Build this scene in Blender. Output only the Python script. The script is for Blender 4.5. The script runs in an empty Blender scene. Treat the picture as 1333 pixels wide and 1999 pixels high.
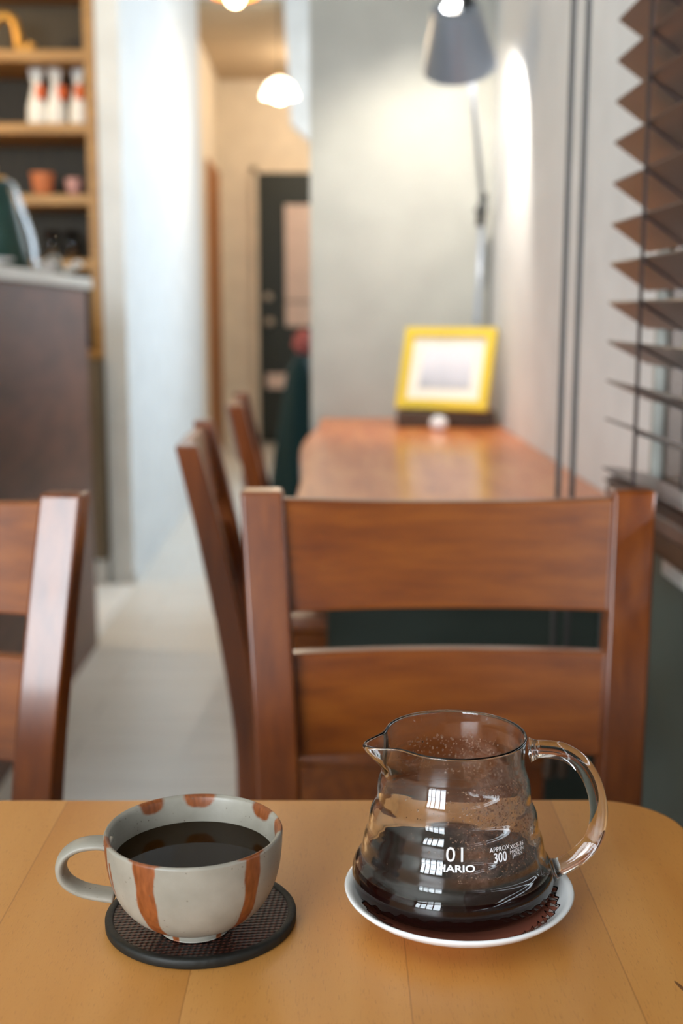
import bpy, bmesh, math, random
import numpy as np
from mathutils import Vector, Matrix
random.seed(7)
C = bpy.context.scene.collection
S = bpy.context.scene
PI = math.pi

# ------------------------------------------------------------------ camera
F, H = 2350.0, 1.033
PITCH = math.atan(388 / F)
YAW = math.radians(-0.72)
cd = bpy.data.cameras.new('camera'); cam = bpy.data.objects.new('camera', cd); C.objects.link(cam)
cd.sensor_fit = 'VERTICAL'; cd.sensor_height = 36; cd.lens = F * 36 / 1999
cam.location = (0, 0, H); cam.rotation_euler = (PI / 2 - PITCH, 0, YAW)
cd.clip_start = 0.01; cd.clip_end = 60
cd.dof.use_dof = True; cd.dof.focus_distance = 0.615; cd.dof.aperture_fstop = 6.0
S.camera = cam
_f = Vector((math.sin(-YAW) * math.cos(PITCH), math.cos(YAW) * math.cos(PITCH), -math.sin(PITCH)))
_r = Vector((math.cos(YAW), math.sin(YAW), 0)); _u = _r.cross(_f)
def ray(px, py): return _f + (px - 666.5) / F * _r - (py - 999.5) / F * _u
def aty(px, py, y):
    d = ray(px, py); return Vector((0, 0, H)) + d * (y / d.y)

# ------------------------------------------------------------------ light
S.view_settings.view_transform = 'Standard'; S.view_settings.look = 'None'
S.view_settings.exposure = 0.0; S.view_settings.gamma = 1.0
S.view_settings.use_curve_mapping = False
w = bpy.data.worlds.new('world'); S.world = w; w.use_nodes = True
bg = w.node_tree.nodes['Background']
bg.inputs[0].default_value = (0.74, 0.88, 1.0, 1); bg.inputs[1].default_value = 3.0
def area(name, loc, rot, sx, sy, power, col):
    l = bpy.data.lights.new(name, 'AREA'); l.shape = 'RECTANGLE'; l.size = sx; l.size_y = sy
    l.energy = power; l.color = col
    o = bpy.data.objects.new(name, l); C.objects.link(o); o.location = loc; o.rotation_euler = rot
    return o
# daylight entering by the front windows (behind the camera) and the blind window
area('daylight_front', (-1.92, -2.45, 1.65), (PI / 2, 0, 0), 2.15, 1.6, 235, (0.86, 0.94, 1.0))
area('daylight_side', (0.66, 0.1, 1.5), (0, PI / 2, 0), 1.3, 2.6, 60, (0.80, 0.91, 1.0))

area('passage_fill', (0.98, 5.5, 1.6), (0, PI / 2, 0), 1.5, 2.5, 20, (0.84, 0.93, 1.0))  # fill through an added, unseen passage window, brightens the aisle wall

# ------------------------------------------------------------------ materials
def lin(c):
    return tuple(((v / 255) / 12.92 if v / 255 <= .04045 else ((v / 255 + .055) / 1.055) ** 2.4) for v in c) + (1,)
class NT:
    def __init__(s, name):
        s.m = bpy.data.materials.new(name); s.m.use_nodes = True
        s.t = s.m.node_tree; s.b = s.t.nodes['Principled BSDF']
    def n(s, typ, **kw):
        nd = s.t.nodes.new(typ)
        for k, v in kw.items():
            if k.startswith('i_'): nd.inputs[k[2:].replace('_', ' ')].default_value = v
            else: setattr(nd, k, v)
        return nd
    def l(s, a, b): s.t.links.new(a, b)
    def coords(s, scale=(1, 1, 1), src='Object'):
        tc = s.n('ShaderNodeTexCoord'); mp = s.n('ShaderNodeMapping'); mp.inputs['Scale'].default_value = scale
        s.l(tc.outputs[src], mp.inputs['Vector']); return mp.outputs[0]
    def noise(s, vec, scale, detail=3, rough=.5):
        nd = s.n('ShaderNodeTexNoise'); nd.inputs['Scale'].default_value = scale
        nd.inputs['Detail'].default_value = detail; nd.inputs['Roughness'].default_value = rough
        s.l(vec, nd.inputs['Vector']); return nd.outputs['Fac']
    def ramp(s, fac, stops, interp='LINEAR'):
        nd = s.n('ShaderNodeValToRGB'); e = nd.color_ramp.elements; nd.color_ramp.interpolation = interp
        while len(e) < len(stops): e.new(0.5)
        for el, (p, c) in zip(e, stops): el.position = p; el.color = c
        s.l(fac, nd.inputs[0]); return nd.outputs[0]
    def math(s, op, a, b=None, c=None):
        nd = s.n('ShaderNodeMath', operation=op)
        for i, v in enumerate((a, b, c)):
            if v is None: continue
            if isinstance(v, (int, float)): nd.inputs[i].default_value = v
            else: s.l(v, nd.inputs[i])
        return nd.outputs[0]
    def mix(s, fac, a, b, mode='MIX'):
        nd = s.n('ShaderNodeMix', data_type='RGBA', blend_type=mode)
        for i, v in ((0, fac), (6, a), (7, b)):
            if isinstance(v, (int, float, tuple)): nd.inputs[i].default_value = v
            else: s.l(v, nd.inputs[i])
        return nd.outputs[2]
    def bump(s, h, strength=.3, dist=.001):
        nd = s.n('ShaderNodeBump'); nd.inputs['Strength'].default_value = strength; nd.inputs['Distance'].default_value = dist
        s.l(h, nd.inputs['Height']); s.l(nd.outputs[0], s.b.inputs['Normal'])
    def col(s, c):
        if isinstance(c, tuple): s.b.inputs['Base Color'].default_value = c
        else: s.l(c, s.b.inputs['Base Color'])
    def set(s, **kw):
        for k, v in kw.items(): s.b.inputs[k.replace('_', ' ')].default_value = v
        return s
def plain(name, c, rough=.5, metal=0, var=.06, scale=8, bump=0, **kw):
    t = NT(name); base = lin(c); v = t.coords()
    f = t.noise(v, scale, 4)
    lo = tuple(x * (1 - var) for x in base[:3]) + (1,); hi = tuple(min(1, x * (1 + var)) for x in base[:3]) + (1,)
    t.col(t.ramp(f, [(.3, lo), (.7, hi)])); t.set(Roughness=rough, Metallic=metal, **kw)
    if bump: t.bump(t.noise(v, scale * 30, 2), bump, .001)
    return t.m
def emis(name, c, strength):
    t = NT(name); t.col(lin(c)); t.b.inputs['Emission Color'].default_value = lin(c); t.b.inputs['Emission Strength'].default_value = strength
    return t.m
def wood(name, dark, mid, light, axis=1, scale=1.0, rough=.3, coat=0.0, joins=None, stretch=14):
    t = NT(name); sc = [stretch * scale] * 3; sc[axis] = scale * 1.0
    v = t.coords(tuple(sc))
    n1 = t.noise(v, 3, 5, .6)
    c = t.ramp(n1, [(.28, lin(dark)), (.5, lin(mid)), (.75, lin(light))])
    t.col(c); t.set(Roughness=rough); t.b.inputs['Coat Weight'].default_value = coat; t.b.inputs['Coat Roughness'].default_value = .12
    t.bump(n1, .08, .0006)
    return t.m

def beech():
    t = NT('beech_tabletop')
    tc = t.n('ShaderNodeTexCoord'); sep = t.n('ShaderNodeSeparateXYZ'); t.l(tc.outputs['Object'], sep.inputs[0])
    pl = t.math('FLOOR', t.math('DIVIDE', t.math('ADD', sep.outputs[0], .0717), .1046))
    wn = t.n('ShaderNodeTexWhiteNoise', noise_dimensions='1D'); t.l(pl, wn.inputs['W'])
    def mp(sc):
        cb = t.n('ShaderNodeCombineXYZ'); t.l(t.math('MULTIPLY', sep.outputs[0], sc[0]), cb.inputs[0])
        t.l(t.math('MULTIPLY', sep.outputs[1], sc[1]), cb.inputs[1]); t.l(t.math('MULTIPLY', wn.outputs[0], 37.), cb.inputs[2]); return cb.outputs[0]
    broad = t.noise(mp((16, 2.2)), 1, 4, .55)
    base = t.ramp(broad, [(.25, lin((198, 128, 54))), (.5, lin((212, 145, 70))), (.8, lin((226, 164, 92)))])
    fine = t.noise(mp((1500, 170)), 1, 2, .6)
    fl = t.ramp(fine, [(.60, (0, 0, 0, 1)), (.70, (1, 1, 1, 1))])
    c = t.mix(t.math('MULTIPLY', fl, .34), base, lin((150, 88, 36)))
    tone = t.ramp(wn.outputs[0], [(0, (.90, .88, .84, 1)), (1, (1.0, 1.0, 1.0, 1))])
    c = t.mix(1.0, c, tone, 'MULTIPLY')
    fr = t.math('FRACT', t.math('DIVIDE', t.math('ADD', sep.outputs[0], .0717), .1046))
    j = t.math('LESS_THAN', t.math('ABSOLUTE', t.math('SUBTRACT', fr, .5)), .4965)
    c = t.mix(t.math('MULTIPLY', t.math('SUBTRACT', 1., j), .45), c, lin((140, 82, 34)))
    # a small dark nick in the wood
    dx = t.math('ADD', t.math('SUBTRACT', sep.outputs[0], .1612), t.math('MULTIPLY', t.math('SUBTRACT', sep.outputs[1], .5216), .30))
    dy = t.math('SUBTRACT', sep.outputs[1], .5216)
    q = t.math('ADD', t.math('POWER', t.math('DIVIDE', dx, .0011), 2.), t.math('POWER', t.math('DIVIDE', dy, .0062), 2.))
    c = t.mix(t.math('MULTIPLY', t.math('LESS_THAN', q, 1.), .8), c, lin((80, 40, 22)))
    t.col(c); t.set(Roughness=.38); t.b.inputs['Coat Weight'].default_value = .25; t.b.inputs['Coat Roughness'].default_value = .3
    t.bump(fine, .12, .0004)
    return t.m
M = {}
M['beech'] = beech()
M['chair'] = wood('chair_wood', (102, 46, 8), (126, 63, 12), (146, 79, 20), 0, 2.2, .30, .2, stretch=9)
M['chair_post'] = wood('chair_post_wood', (90, 40, 8), (112, 53, 12), (130, 67, 19), 2, 2.2, .28, .22, stretch=9)
M['slab'] = wood('slab_wood', (186, 96, 42), (214, 124, 62), (228, 150, 86), 1, 1.5, .32, .3, stretch=7)
M['counter'] = wood('counter_wood', (70, 42, 32), (96, 58, 44), (118, 74, 56), 1, 1.0, .5, .1, stretch=4)
M['counter_top'] = plain('counter_top', (215, 220, 218), .35)
M['shelf'] = wood('shelf_wood', (138, 98, 48), (164, 122, 64), (182, 140, 80), 0, 1.5, .5)
M['shelf_back'] = wood('shelf_back_wood', (44, 34, 12), (54, 42, 15), (66, 52, 20), 2, 1.5, .6)
M['cabinet'] = wood('cabinet_wood', (96, 84, 66), (110, 96, 76), (122, 108, 88), 2, 1.2, .5)
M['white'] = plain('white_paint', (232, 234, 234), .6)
M['wall'] = plain('wall_paint', (170, 169, 161), .85, bump=.05)
M['wall_pale'] = plain('light_grey_wall_paint', (222, 222, 222), .85, bump=.05)
M['wall_left'] = plain('pale_wall_paint', (214, 218, 220), .7, bump=.05)
M['wall_cream'] = plain('cream_wall_paint', (226, 214, 194), .85)
M['panel_dark'] = plain('dark_panel_paint', (100, 108, 102), .5)
M['support'] = plain('dark_support_paint', (62, 72, 64), .5)
M['ceiling'] = plain('ceiling_paint', (214, 212, 206), .9)
M['ceil_tan'] = plain('tan_ceiling_paint', (190, 168, 138), .9)
M['door_dark'] = plain('dark_door_paint', (27, 33, 23), .45)
M['door_brown'] = wood('brown_door_wood', (140, 84, 30), (160, 98, 40), (176, 112, 50), 2, 1, .5)
M['blind'] = wood('blind_wood', (60, 42, 32), (72, 50, 39), (84, 59, 46), 1, 1.5, .38, .2, stretch=12)
M['cord'] = plain('cord_fabric', (84, 80, 78), .8)
M['tape'] = plain('ladder_fabric', (46, 33, 30), .8)
M['alu'] = plain('brushed_aluminium', (150, 158, 170), .38, .55)
M['alu_dark'] = plain('dark_metal', (60, 62, 62), .4, .6)
M['steel'] = plain('steel', (180, 188, 196), .25, .9)
M['yellow'] = plain('yellow_frame_paint', (222, 192, 62), .4)
M['mat'] = plain('picture_mount', (240, 234, 222), .8)
M['darkwood'] = plain('dark_wood', (70, 50, 34), .4)
M['teal'] = plain('dark_teal_cloth', (12, 46, 46), .9)
M['pink'] = plain('pink_cloth', (160, 84, 78), .9)
M['jug'] = plain('dark_green_enamel', (12, 52, 42), .3)
M['paper'] = plain('white_paper', (238, 238, 234), .8)
M['ceramic'] = plain('white_ceramic', (236, 236, 238), .15)
M['frost'] = plain('frosted_pane', (222, 200, 188), .5)
M['knob'] = plain('satin_knob', (196, 186, 172), .4, .3)
M['orange'] = plain('orange_clay', (196, 116, 72), .7)
M['pinkcup'] = plain('pink_ceramic', (196, 150, 146), .5)
M['brass'] = plain('brass', (190, 140, 60), .35, .5)
M['orange_label'] = plain('orange_label', (214, 96, 36), .6)
M['print'] = plain('white_print', (240, 240, 242), .6, var=.0)
M['print'].node_tree.nodes['Principled BSDF'].inputs['Emission Strength'].default_value = 0
def glass(name, col=(1, 1, 1, 1), ior=1.47, rough=0.0):
    t = NT(name); t.set(Roughness=rough, IOR=ior); t.b.inputs['Transmission Weight'].default_value = 1
    t.b.inputs['Base Color'].default_value = col; return t.m
M['glass'] = glass('clear_glass', (.985, .99, .985, 1))
M['pane'] = glass('window_glass', (1, 1, 1, 1), 1.02)
def coffee(name, c):
    t = NT(name); t.col(lin(c)); t.set(Roughness=.04, IOR=1.34); t.b.inputs['Specular IOR Level'].default_value = .14; return t.m
M['coffee'] = coffee('black_coffee', (34, 12, 9))
M['coffee2'] = coffee('cup_coffee', (36, 22, 3))
def pale_floor():
    t = NT('grey_floor_boards'); v = t.coords((1, 1, 1))
    br = t.n('ShaderNodeTexBrick', i_Scale=1.0); br.offset = .5
    br.inputs['Brick Width'].default_value = 1.2; br.inputs['Row Height'].default_value = .15
    br.inputs['Mortar Size'].default_value = .002
    br.inputs['Color1'].default_value = lin((228, 227, 222)); br.inputs['Color2'].default_value = lin((218, 216, 210)); br.inputs['Mortar'].default_value = lin((150, 148, 142))
    t.l(v, br.inputs['Vector'])
    g = t.noise(t.coords((1.5, 26, 1)), 2, 4)
    c = t.mix(.5, br.outputs[0], t.ramp(g, [(.3, lin((200, 198, 192))), (.7, lin((236, 235, 231)))]))
    t.col(c); t.set(Roughness=.33); return t.m
M['floor'] = pale_floor()

# ------------------------------------------------------------------ mesh helpers
def link(name, bm, mat, parent=None, smooth=False, bevel=0, seg=2, loc=None):
    bmesh.ops.recalc_face_normals(bm, faces=bm.faces)
    me = bpy.data.meshes.new(name); bm.to_mesh(me); bm.free()
    if mat: me.materials.append(mat)
    if smooth:
        for p in me.polygons: p.use_smooth = True
    o = bpy.data.objects.new(name, me); C.objects.link(o)
    if parent: o.parent = parent
    if loc: o.location = loc
    if bevel:
        b = o.modifiers.new('bevel', 'BEVEL'); b.width = bevel; b.segments = seg; b.limit_method = 'ANGLE'; b.angle_limit = math.radians(40)
        for p in me.polygons: p.use_smooth = True
        try:
            b.harden_normals = True
        except Exception: pass
    return o
def box(bm, x0, x1, y0, y1, z0, z1):
    v = [bm.verts.new((x, y, z)) for z in (z0, z1) for y in (y0, y1) for x in (x0, x1)]
    for f in ((0, 2, 3, 1), (4, 5, 7, 6), (0, 1, 5, 4), (2, 6, 7, 3), (0, 4, 6, 2), (1, 3, 7, 5)): bm.faces.new([v[i] for i in f])
    return bm
def B(*a):
    return box(bmesh.new(), *a)
def prism(pts, axis, a, b):
    """pts: outline in the two other axes; extruded from a to b along axis"""
    bm = bmesh.new()
    def mk(p, q):
        if axis == 0: return (q, p[0], p[1])
        if axis == 1: return (p[0], q, p[1])
        return (p[0], p[1], q)
    A = [bm.verts.new(mk(p, a)) for p in pts]; D = [bm.verts.new(mk(p, b)) for p in pts]
    bm.faces.new(A); bm.faces.new(list(reversed(D)))
    n = len(pts)
    for i in range(n): bm.faces.new((A[i], A[(i + 1) % n], D[(i + 1) % n], D[i]))
    return bm
def lathe(prof, n=64, cx=0, cy=0, bm=None, close=False):
    bm = bm or bmesh.new(); rings = []
    for r, z in prof:
        if r < 1e-6: rings.append([bm.verts.new((cx, cy, z))])
        else: rings.append([bm.verts.new((cx + r * math.cos(2 * PI * i / n), cy + r * math.sin(2 * PI * i / n), z)) for i in range(n)])
    pairs = list(zip(rings, rings[1:])) + ([(rings[-1], rings[0])] if close else [])
    for a, b in pairs:
        for i in range(n):
            j = (i + 1) % n
            if len(a) == 1 and len(b) == 1: continue
            if len(a) == 1: bm.faces.new((a[0], b[i], b[j]))
            elif len(b) == 1: bm.faces.new((a[i], b[0], a[j]))
            else: bm.faces.new((a[i], b[i], b[j], a[j]))
    return bm
def tube(path, rad, n=12, bm=None, ref=None, cap=True):
    """path: list of points; rad: a number, list of numbers or list of (ra, rb) pairs"""
    bm = bm or bmesh.new(); P = [Vector(p) for p in path]; rings = []
    ref = Vector(ref) if ref else None
    prev = None
    for i, p in enumerate(P):
        t = (P[min(i + 1, len(P) - 1)] - P[max(i - 1, 0)]).normalized()
        if ref is not None: a = ref - ref.dot(t) * t; a.normalize()
        elif prev is None:
            a = t.orthogonal().normalized()
        else: a = (prev - prev.dot(t) * t).normalized()
        prev = a; b = t.cross(a)
        rr = rad[i] if isinstance(rad, list) else rad
        ra, rb = rr if isinstance(rr, tuple) else (rr, rr)
        rings.append([bm.verts.new(p + a * ra * math.cos(2 * PI * k / n) + b * rb * math.sin(2 * PI * k / n)) for k in range(n)])
    for a, b in zip(rings, rings[1:]):
        for k in range(n): bm.faces.new((a[k], a[(k + 1) % n], b[(k + 1) % n], b[k]))
    if cap: bm.faces.new(list(reversed(rings[0]))); bm.faces.new(rings[-1])
    return bm
def spline(pts, n=8):
    P = [Vector(p) for p in pts]; out = []
    for i in range(len(P) - 1):
        p0, p1, p2, p3 = P[max(i - 1, 0)], P[i], P[i + 1], P[min(i + 2, len(P) - 1)]
        for k in range(n):
            t = k / n
            out.append(.5 * ((2 * p1) + (p2 - p0) * t + (2 * p0 - 5 * p1 + 4 * p2 - p3) * t * t + (3 * p1 - p0 - 3 * p2 + p3) * t ** 3))
    out.append(P[-1]); return out
def tag(o, label, cat, group=None, kind=None):
    o['label'] = label; o['category'] = cat
    if group: o['group'] = group
    if kind: o['kind'] = kind
    return o
def thing(name, label, cat, loc=(0, 0, 0), rz=0, group=None):
    o = bpy.data.objects.new(name, None); o.empty_display_size = .05; C.objects.link(o); o.location = loc; o.rotation_euler = (0, 0, rz)
    return tag(o, label, cat, group)
def struct(name, bm, mat, label=None, parent=None, **kw):
    o = link(name, bm, mat, parent, **kw)
    if not parent:
        o['kind'] = 'structure'
        if label: o['label'] = label
    return o
def dup(root, loc, rz, label, group=None):
    r = root.copy(); C.objects.link(r); r.location = loc; r.rotation_euler = (0, 0, rz); r['label'] = label
    if group: r['group'] = group
    for ch in list(root.children):
        c = ch.copy(); C.objects.link(c); c.parent = r
        for g in list(ch.children):
            d = g.copy(); C.objects.link(d); d.parent = c
    return r

# ------------------------------------------------------------------ the room
WX = 0.495      # far right wall
NX = 0.394      # near right wall (the window bay stands further in)
WE = 1.455
BY = 3.655      # end wall of the seating bay
ZC = 3.1
struct('floor', B(-3.2, 0.9, -2.6, 9.9, -.1, 0), M['floor'], 'pale grey board floor running down the aisle')
struct('ceiling', B(-3.2, 0.9, -2.6, 7.45, ZC, ZC + .1), M['ceiling'], 'pale ceiling of the main room')
struct('ceiling_corridor', B(-1.0, 0.9, 7.45, 9.9, 2.80, ZC + .1), M['ceil_tan'], 'tan ceiling of the back corridor')
struct('wall_right', B(WX, .75, WE, BY + .1, 0, ZC), M['wall_pale'], 'light grey right wall beside the wooden counter table')

bm = B(NX, .52, 1.44, WE, .79, ZC); box(bm, NX, .52, -2.6, -1.2, .79, ZC); box(bm, NX, .52, -1.2, 1.44, 2.25, ZC)
struct('wall_window', bm, M['wall'], 'wall around the window with the wooden blind')
struct('trim_1', B(NX, .52, -2.6, WE, 0, .79), M['panel_dark'], 'dark grey green wall panel below the window')
struct('wall_back', B(-.047, .75, BY, BY + .10, 0, ZC), M['wall'], 'grey end wall lit by the desk lamp')
struct('wall_left', B(-.83, -.745, 4.557, 7.4, 0, ZC), M['wall_left'], 'pale blue grey wall along the aisle')
struct('wall_front', prism([(-3.2, 0), (.9, 0), (.9, ZC), (-3.2, ZC)], 1, -2.6, -2.5), M['wall'])
bpy.data.objects.remove(bpy.data.objects['wall_front'])
bm = B(-3.2, .9, -2.4, -2.3, 0, .85); box(bm, -3.2, .9, -2.4, -2.3, 2.45, ZC); box(bm, -3.2, -3.0, -2.4, -2.3, .85, 2.45); box(bm, -.85, .9, -2.4, -2.3, .85, 2.45)
struct('wall_front', bm, M['wall'], 'wall with the front windows behind the viewer')
bm = bmesh.new()
for x in (-3.0, -2.47, -1.95, -1.43, -.91): box(bm, x, x + .06, -2.38, -2.32, .85, 2.45)
for z in (.85, 1.62, 2.40): box(bm, -3.0, -.85, -2.375, -2.325, z, z + .05)
wf = struct('window_1', bm, M['darkwood'], 'front window with dark wooden bars')
struct('wall_staff', B(-3.2, -3.1, -2.6, 5.0, 0, ZC), M['wall'], 'side wall of the staff area')
struct('wall_shelf', B(-3.1, -.83, 4.95, 5.05, 0, ZC), M['wall'], 'wall behind the shelving')
# corridor
D = 9.674
hp = [(-.745, 2.85), (-.245, 2.85), (-.205, 2.14), (-.10, 2.045), (.9, 2.045), (.9, ZC), (-.745, ZC)]
struct('wall_header', prism(hp, 1, 7.4, 7.52), M['wall_left'], 'pale header wall above the passage to the back corridor')
struct('wall_corridor', B(-.93, -.829, 7.4, D + .1, 0, 2.85), M['wall_cream'], 'cream side wall of the back corridor')
struct('wall_end', B(-.93, .9, D, D + .12, 0, 2.85), M['wall_cream'], 'cream end wall of the corridor')
bm = B(.75, .9, BY, 4.2, 0, ZC); box(bm, .75, .9, 6.8, D + .1, 0, ZC); box(bm, .75, .9, 4.2, 6.8, 0, .85); box(bm, .75, .9, 4.2, 6.8, 2.4, ZC)
struct('wall_passage', bm, M['wall'], 'right side wall of the passage with an added, unseen window opening')
bm = bmesh.new()
for y in (4.2, 5.47, 6.74): box(bm, .80, .85, y, y + .06, .85, 2.4)
for z in (.85, 2.34): box(bm, .80, .85, 4.2, 6.8, z, z + .06)
struct('window_added', bm, M['darkwood'], 'unseen passage window added to brighten the aisle wall')  # out of view, added so light reaches the aisle wall
dd = struct('door_1', B(-.533, .27, D - .03, D - .001, 0.01, 2.108), M['door_dark'], 'dark green black back door with a frosted pane', bevel=.004)
fw = bmesh.new()
for a in ((-.575, -.533, 0, 2.15), (.27, .31, 0, 2.15), (-.575, .31, 2.108, 2.15)): box(fw, a[0], a[1], D - .045, D - .001, a[2], a[3])
link('door_frame', fw, M['wall_cream'], dd)
link('door_pane', B(-.32, .06, D - .036, D - .028, .93, 1.87), M['frost'], dd)
pb = bmesh.new()
for a in ((-.335, -.32, .93, 1.87), (.06, .075, .93, 1.87), (-.335, .075, .915, .93), (-.335, .075, 1.87, 1.885), (-.32, .06, 1.12, 1.13)): box(pb, a[0], a[1], D - .042, D - .028, a[2], a[3])
link('pane_bead', pb, M['door_dark'], dd)
kb = lathe([(0, 0), (.028, 0), (.034, .012), (.03, .05), (.018, .065), (0, .066)], 20)
k = link('door_handle', kb, M['knob'], dd, smooth=True); k.location = (-.445, D - .03, .965); k.rotation_euler = (PI / 2, 0, 0)
k = link('door_lock', lathe([(0, 0), (.03, 0), (.03, .012), (.012, .02), (0, .021)], 20), M['knob'], dd, smooth=True); k.location = (-.455, D - .03, 1.16); k.rotation_euler = (PI / 2, 0, 0)
ls = link('letter_slot', B(-.475, -.205, D - .045, D - .028, .44, .56), M['frost'], dd, bevel=.02, seg=4)
struct('door_2', B(-.829, -.812, 8.62, 9.52, 0.005, 2.09), M['door_brown'], 'orange brown wooden door in the corridor side wall', bevel=.003)
struct('baseboard_left', B(-.745, -.735, 4.557, 7.4, 0, .05), M['wall_left'], 'low pale skirting along the aisle wall')

# ------------------------------------------------------------------ window with blind
bm = bmesh.new()
for y in (-1.2, .06): box(bm, .405, .44, y, y + .06, .83, 2.25)
box(bm, .405, .44, 1.42, 1.439, .80, 2.25)
for z in (.80, 2.19): box(bm, .405, .44, -1.2, 1.439, z, z + .04)
wn = struct('window_2', bm, M['darkwood'], 'side window behind the wooden blind')
link('window_pane', B(.420, .424, -1.19, 1.43, .84, 2.19), M['pane'], wn)
link('window_sill', B(.340, .404, -1.2, 1.41, .786, .8125), M['darkwood'], wn, bevel=.003)
bl = thing('venetian_blind', 'brown wooden slatted blind hanging in the window beside the tables', 'blind', (.360, .1, .83))
def rel(o, root):
    o.parent = root; o.matrix_parent_inverse = root.matrix_basis.inverted(); return o
Y0, Y1 = -1.15, 1.425
BX = .3315
zt = [aty(1190, p, Y1).z for p in (35, 115, 195, 275, 355, 435, 512, 588, 664, 740, 815)]
ang = [35, 36, 36, 36, 36, 36, 35, 33, 28, 24, 20]
zz = zt[0]
up = []
while zz < 2.06: zz += .0458; up.append((zz, 35))
slats = list(reversed(up)) + list(zip(zt, ang))
proto = None
W_ = .054
def slat_mesh():
    bm = bmesh.new(); t = .0028
    prof = [(0, 0), (W_ * .33, .0012), (W_ * .67, .0012), (W_, 0), (W_, -t), (0, -t)]
    A = [bm.verts.new((p[0], Y0, p[1])) for p in prof]; Bv = [bm.verts.new((p[0], Y1, p[1])) for p in prof]
    bm.faces.new(A); bm.faces.new(list(reversed(Bv)))
    for i in range(6): bm.faces.new((A[i], A[(i + 1) % 6], Bv[(i + 1) % 6], Bv[i]))
    return bm
proto = link('slat', slat_mesh(), M['blind'])
allsl = []
for i, (z, a) in enumerate(slats):
    o = proto if i == 0 else proto.copy()
    if i: C.objects.link(o)
    o.location = (BX, 0, z); o.rotation_euler = (0, math.radians(a), 0); allsl.append(o)
for i, (z, a, y) in enumerate(((.8385, 2, 0), (.843, 5, -.012), (.852, 9, .004))):      # gathered slats resting on the bottom rail
    o = proto.copy(); C.objects.link(o); o.location = (BX + .003 * (i % 2), y, z); o.rotation_euler = (0, math.radians(a), 0); allsl.append(o)
o = link('bottom_rail', B(BX, BX + .052, Y0, Y1 - .01, .8142, .834), M['blind'], bevel=.004); allsl.append(o)
o = link('head_rail', B(BX - .058, BX + .055, Y0, Y1 + .02, 2.10, 2.15), M['blind'], bevel=.004); allsl.append(o)
for y in (1.275, .55, -.2, -.95):
    bm = bmesh.new()
    box(bm, BX - .0035, BX - .0015, y - .0045, y + .0045, .82, 2.10); box(bm, BX + .049, BX + .051, y - .0035, y + .0035, .82, 2.10)
    for z, a in slats:
        e = (BX + W_ * math.cos(math.radians(a)), y, z - .0035 - W_ * math.sin(math.radians(a)))
        tube([(BX - .0025, y, z - .0035), e], .0012, 6, bm)
    allsl.append(link('ladder_tape', bm, M['tape']))
for x, dy in ((.2805, 0), (.2985, .004)):
    yy = Y1 + .012 + dy
    allsl.append(link('pull_cord', tube([(x + .005, yy, 2.10), (x + .002, yy, 1.6), (x, yy, 1.1), (x - .002, yy, .50)], .0034, 8), M['cord'], smooth=True))
    allsl.append(link('cord_tassel', lathe([(0, .455), (.007, .457), (.008, .465), (.004, .50), (0, .501)], 14, x - .002, yy), M['darkwood'], smooth=True))
for o in allsl: rel_loc = o.location.copy(); o.parent = bl; o.location = rel_loc - bl.location
tag(link('wall_plate', B(NX - .008, NX, 1.27, 1.355, .735, .795), M['ceramic'], bevel=.003), 'small pale plate on the dark panel below the blind', 'plate')

# ------------------------------------------------------------------ near table
TX1, TY1, TZ = .207, .7455, .72
def rounded(x0, x1, y0, y1, r, n=12):
    out = []
    for cx, cy, a in ((x1 - r, y1 - r, 0), (x0 + r, y1 - r, 90), (x0 + r, y0 + r, 180), (x1 - r, y0 + r, 270)):
        for k in range(n + 1):
            t = math.radians(a + 90 * k / n); out.append((cx + r * math.cos(t), cy + r * math.sin(t)))
    return out
tb = thing('cafe_table', 'honey coloured beech table with rounded corner under the cup and glass server', 'table', (0, 0, 0), math.radians(-.6))
link('tabletop', prism(rounded(-.66, TX1 + .007, .03, TY1, .05), 2, TZ - .028, TZ), M['beech'], tb, bevel=.003, seg=3)
ap = bmesh.new()
for a in ((-.60, .15, .68, .70), (-.60, .15, .08, .10), (-.60, -.58, .10, .68), (.13, .15, .10, .68)): box(ap, *a, .62, TZ - .028)
link('apron', ap, M['beech'], tb)
for x in (-.61, .11):
    for y in (.07, .66): link('leg', B(x, x + .05, y, y + .05, 0, .692), M['beech'], tb, bevel=.004)

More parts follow.
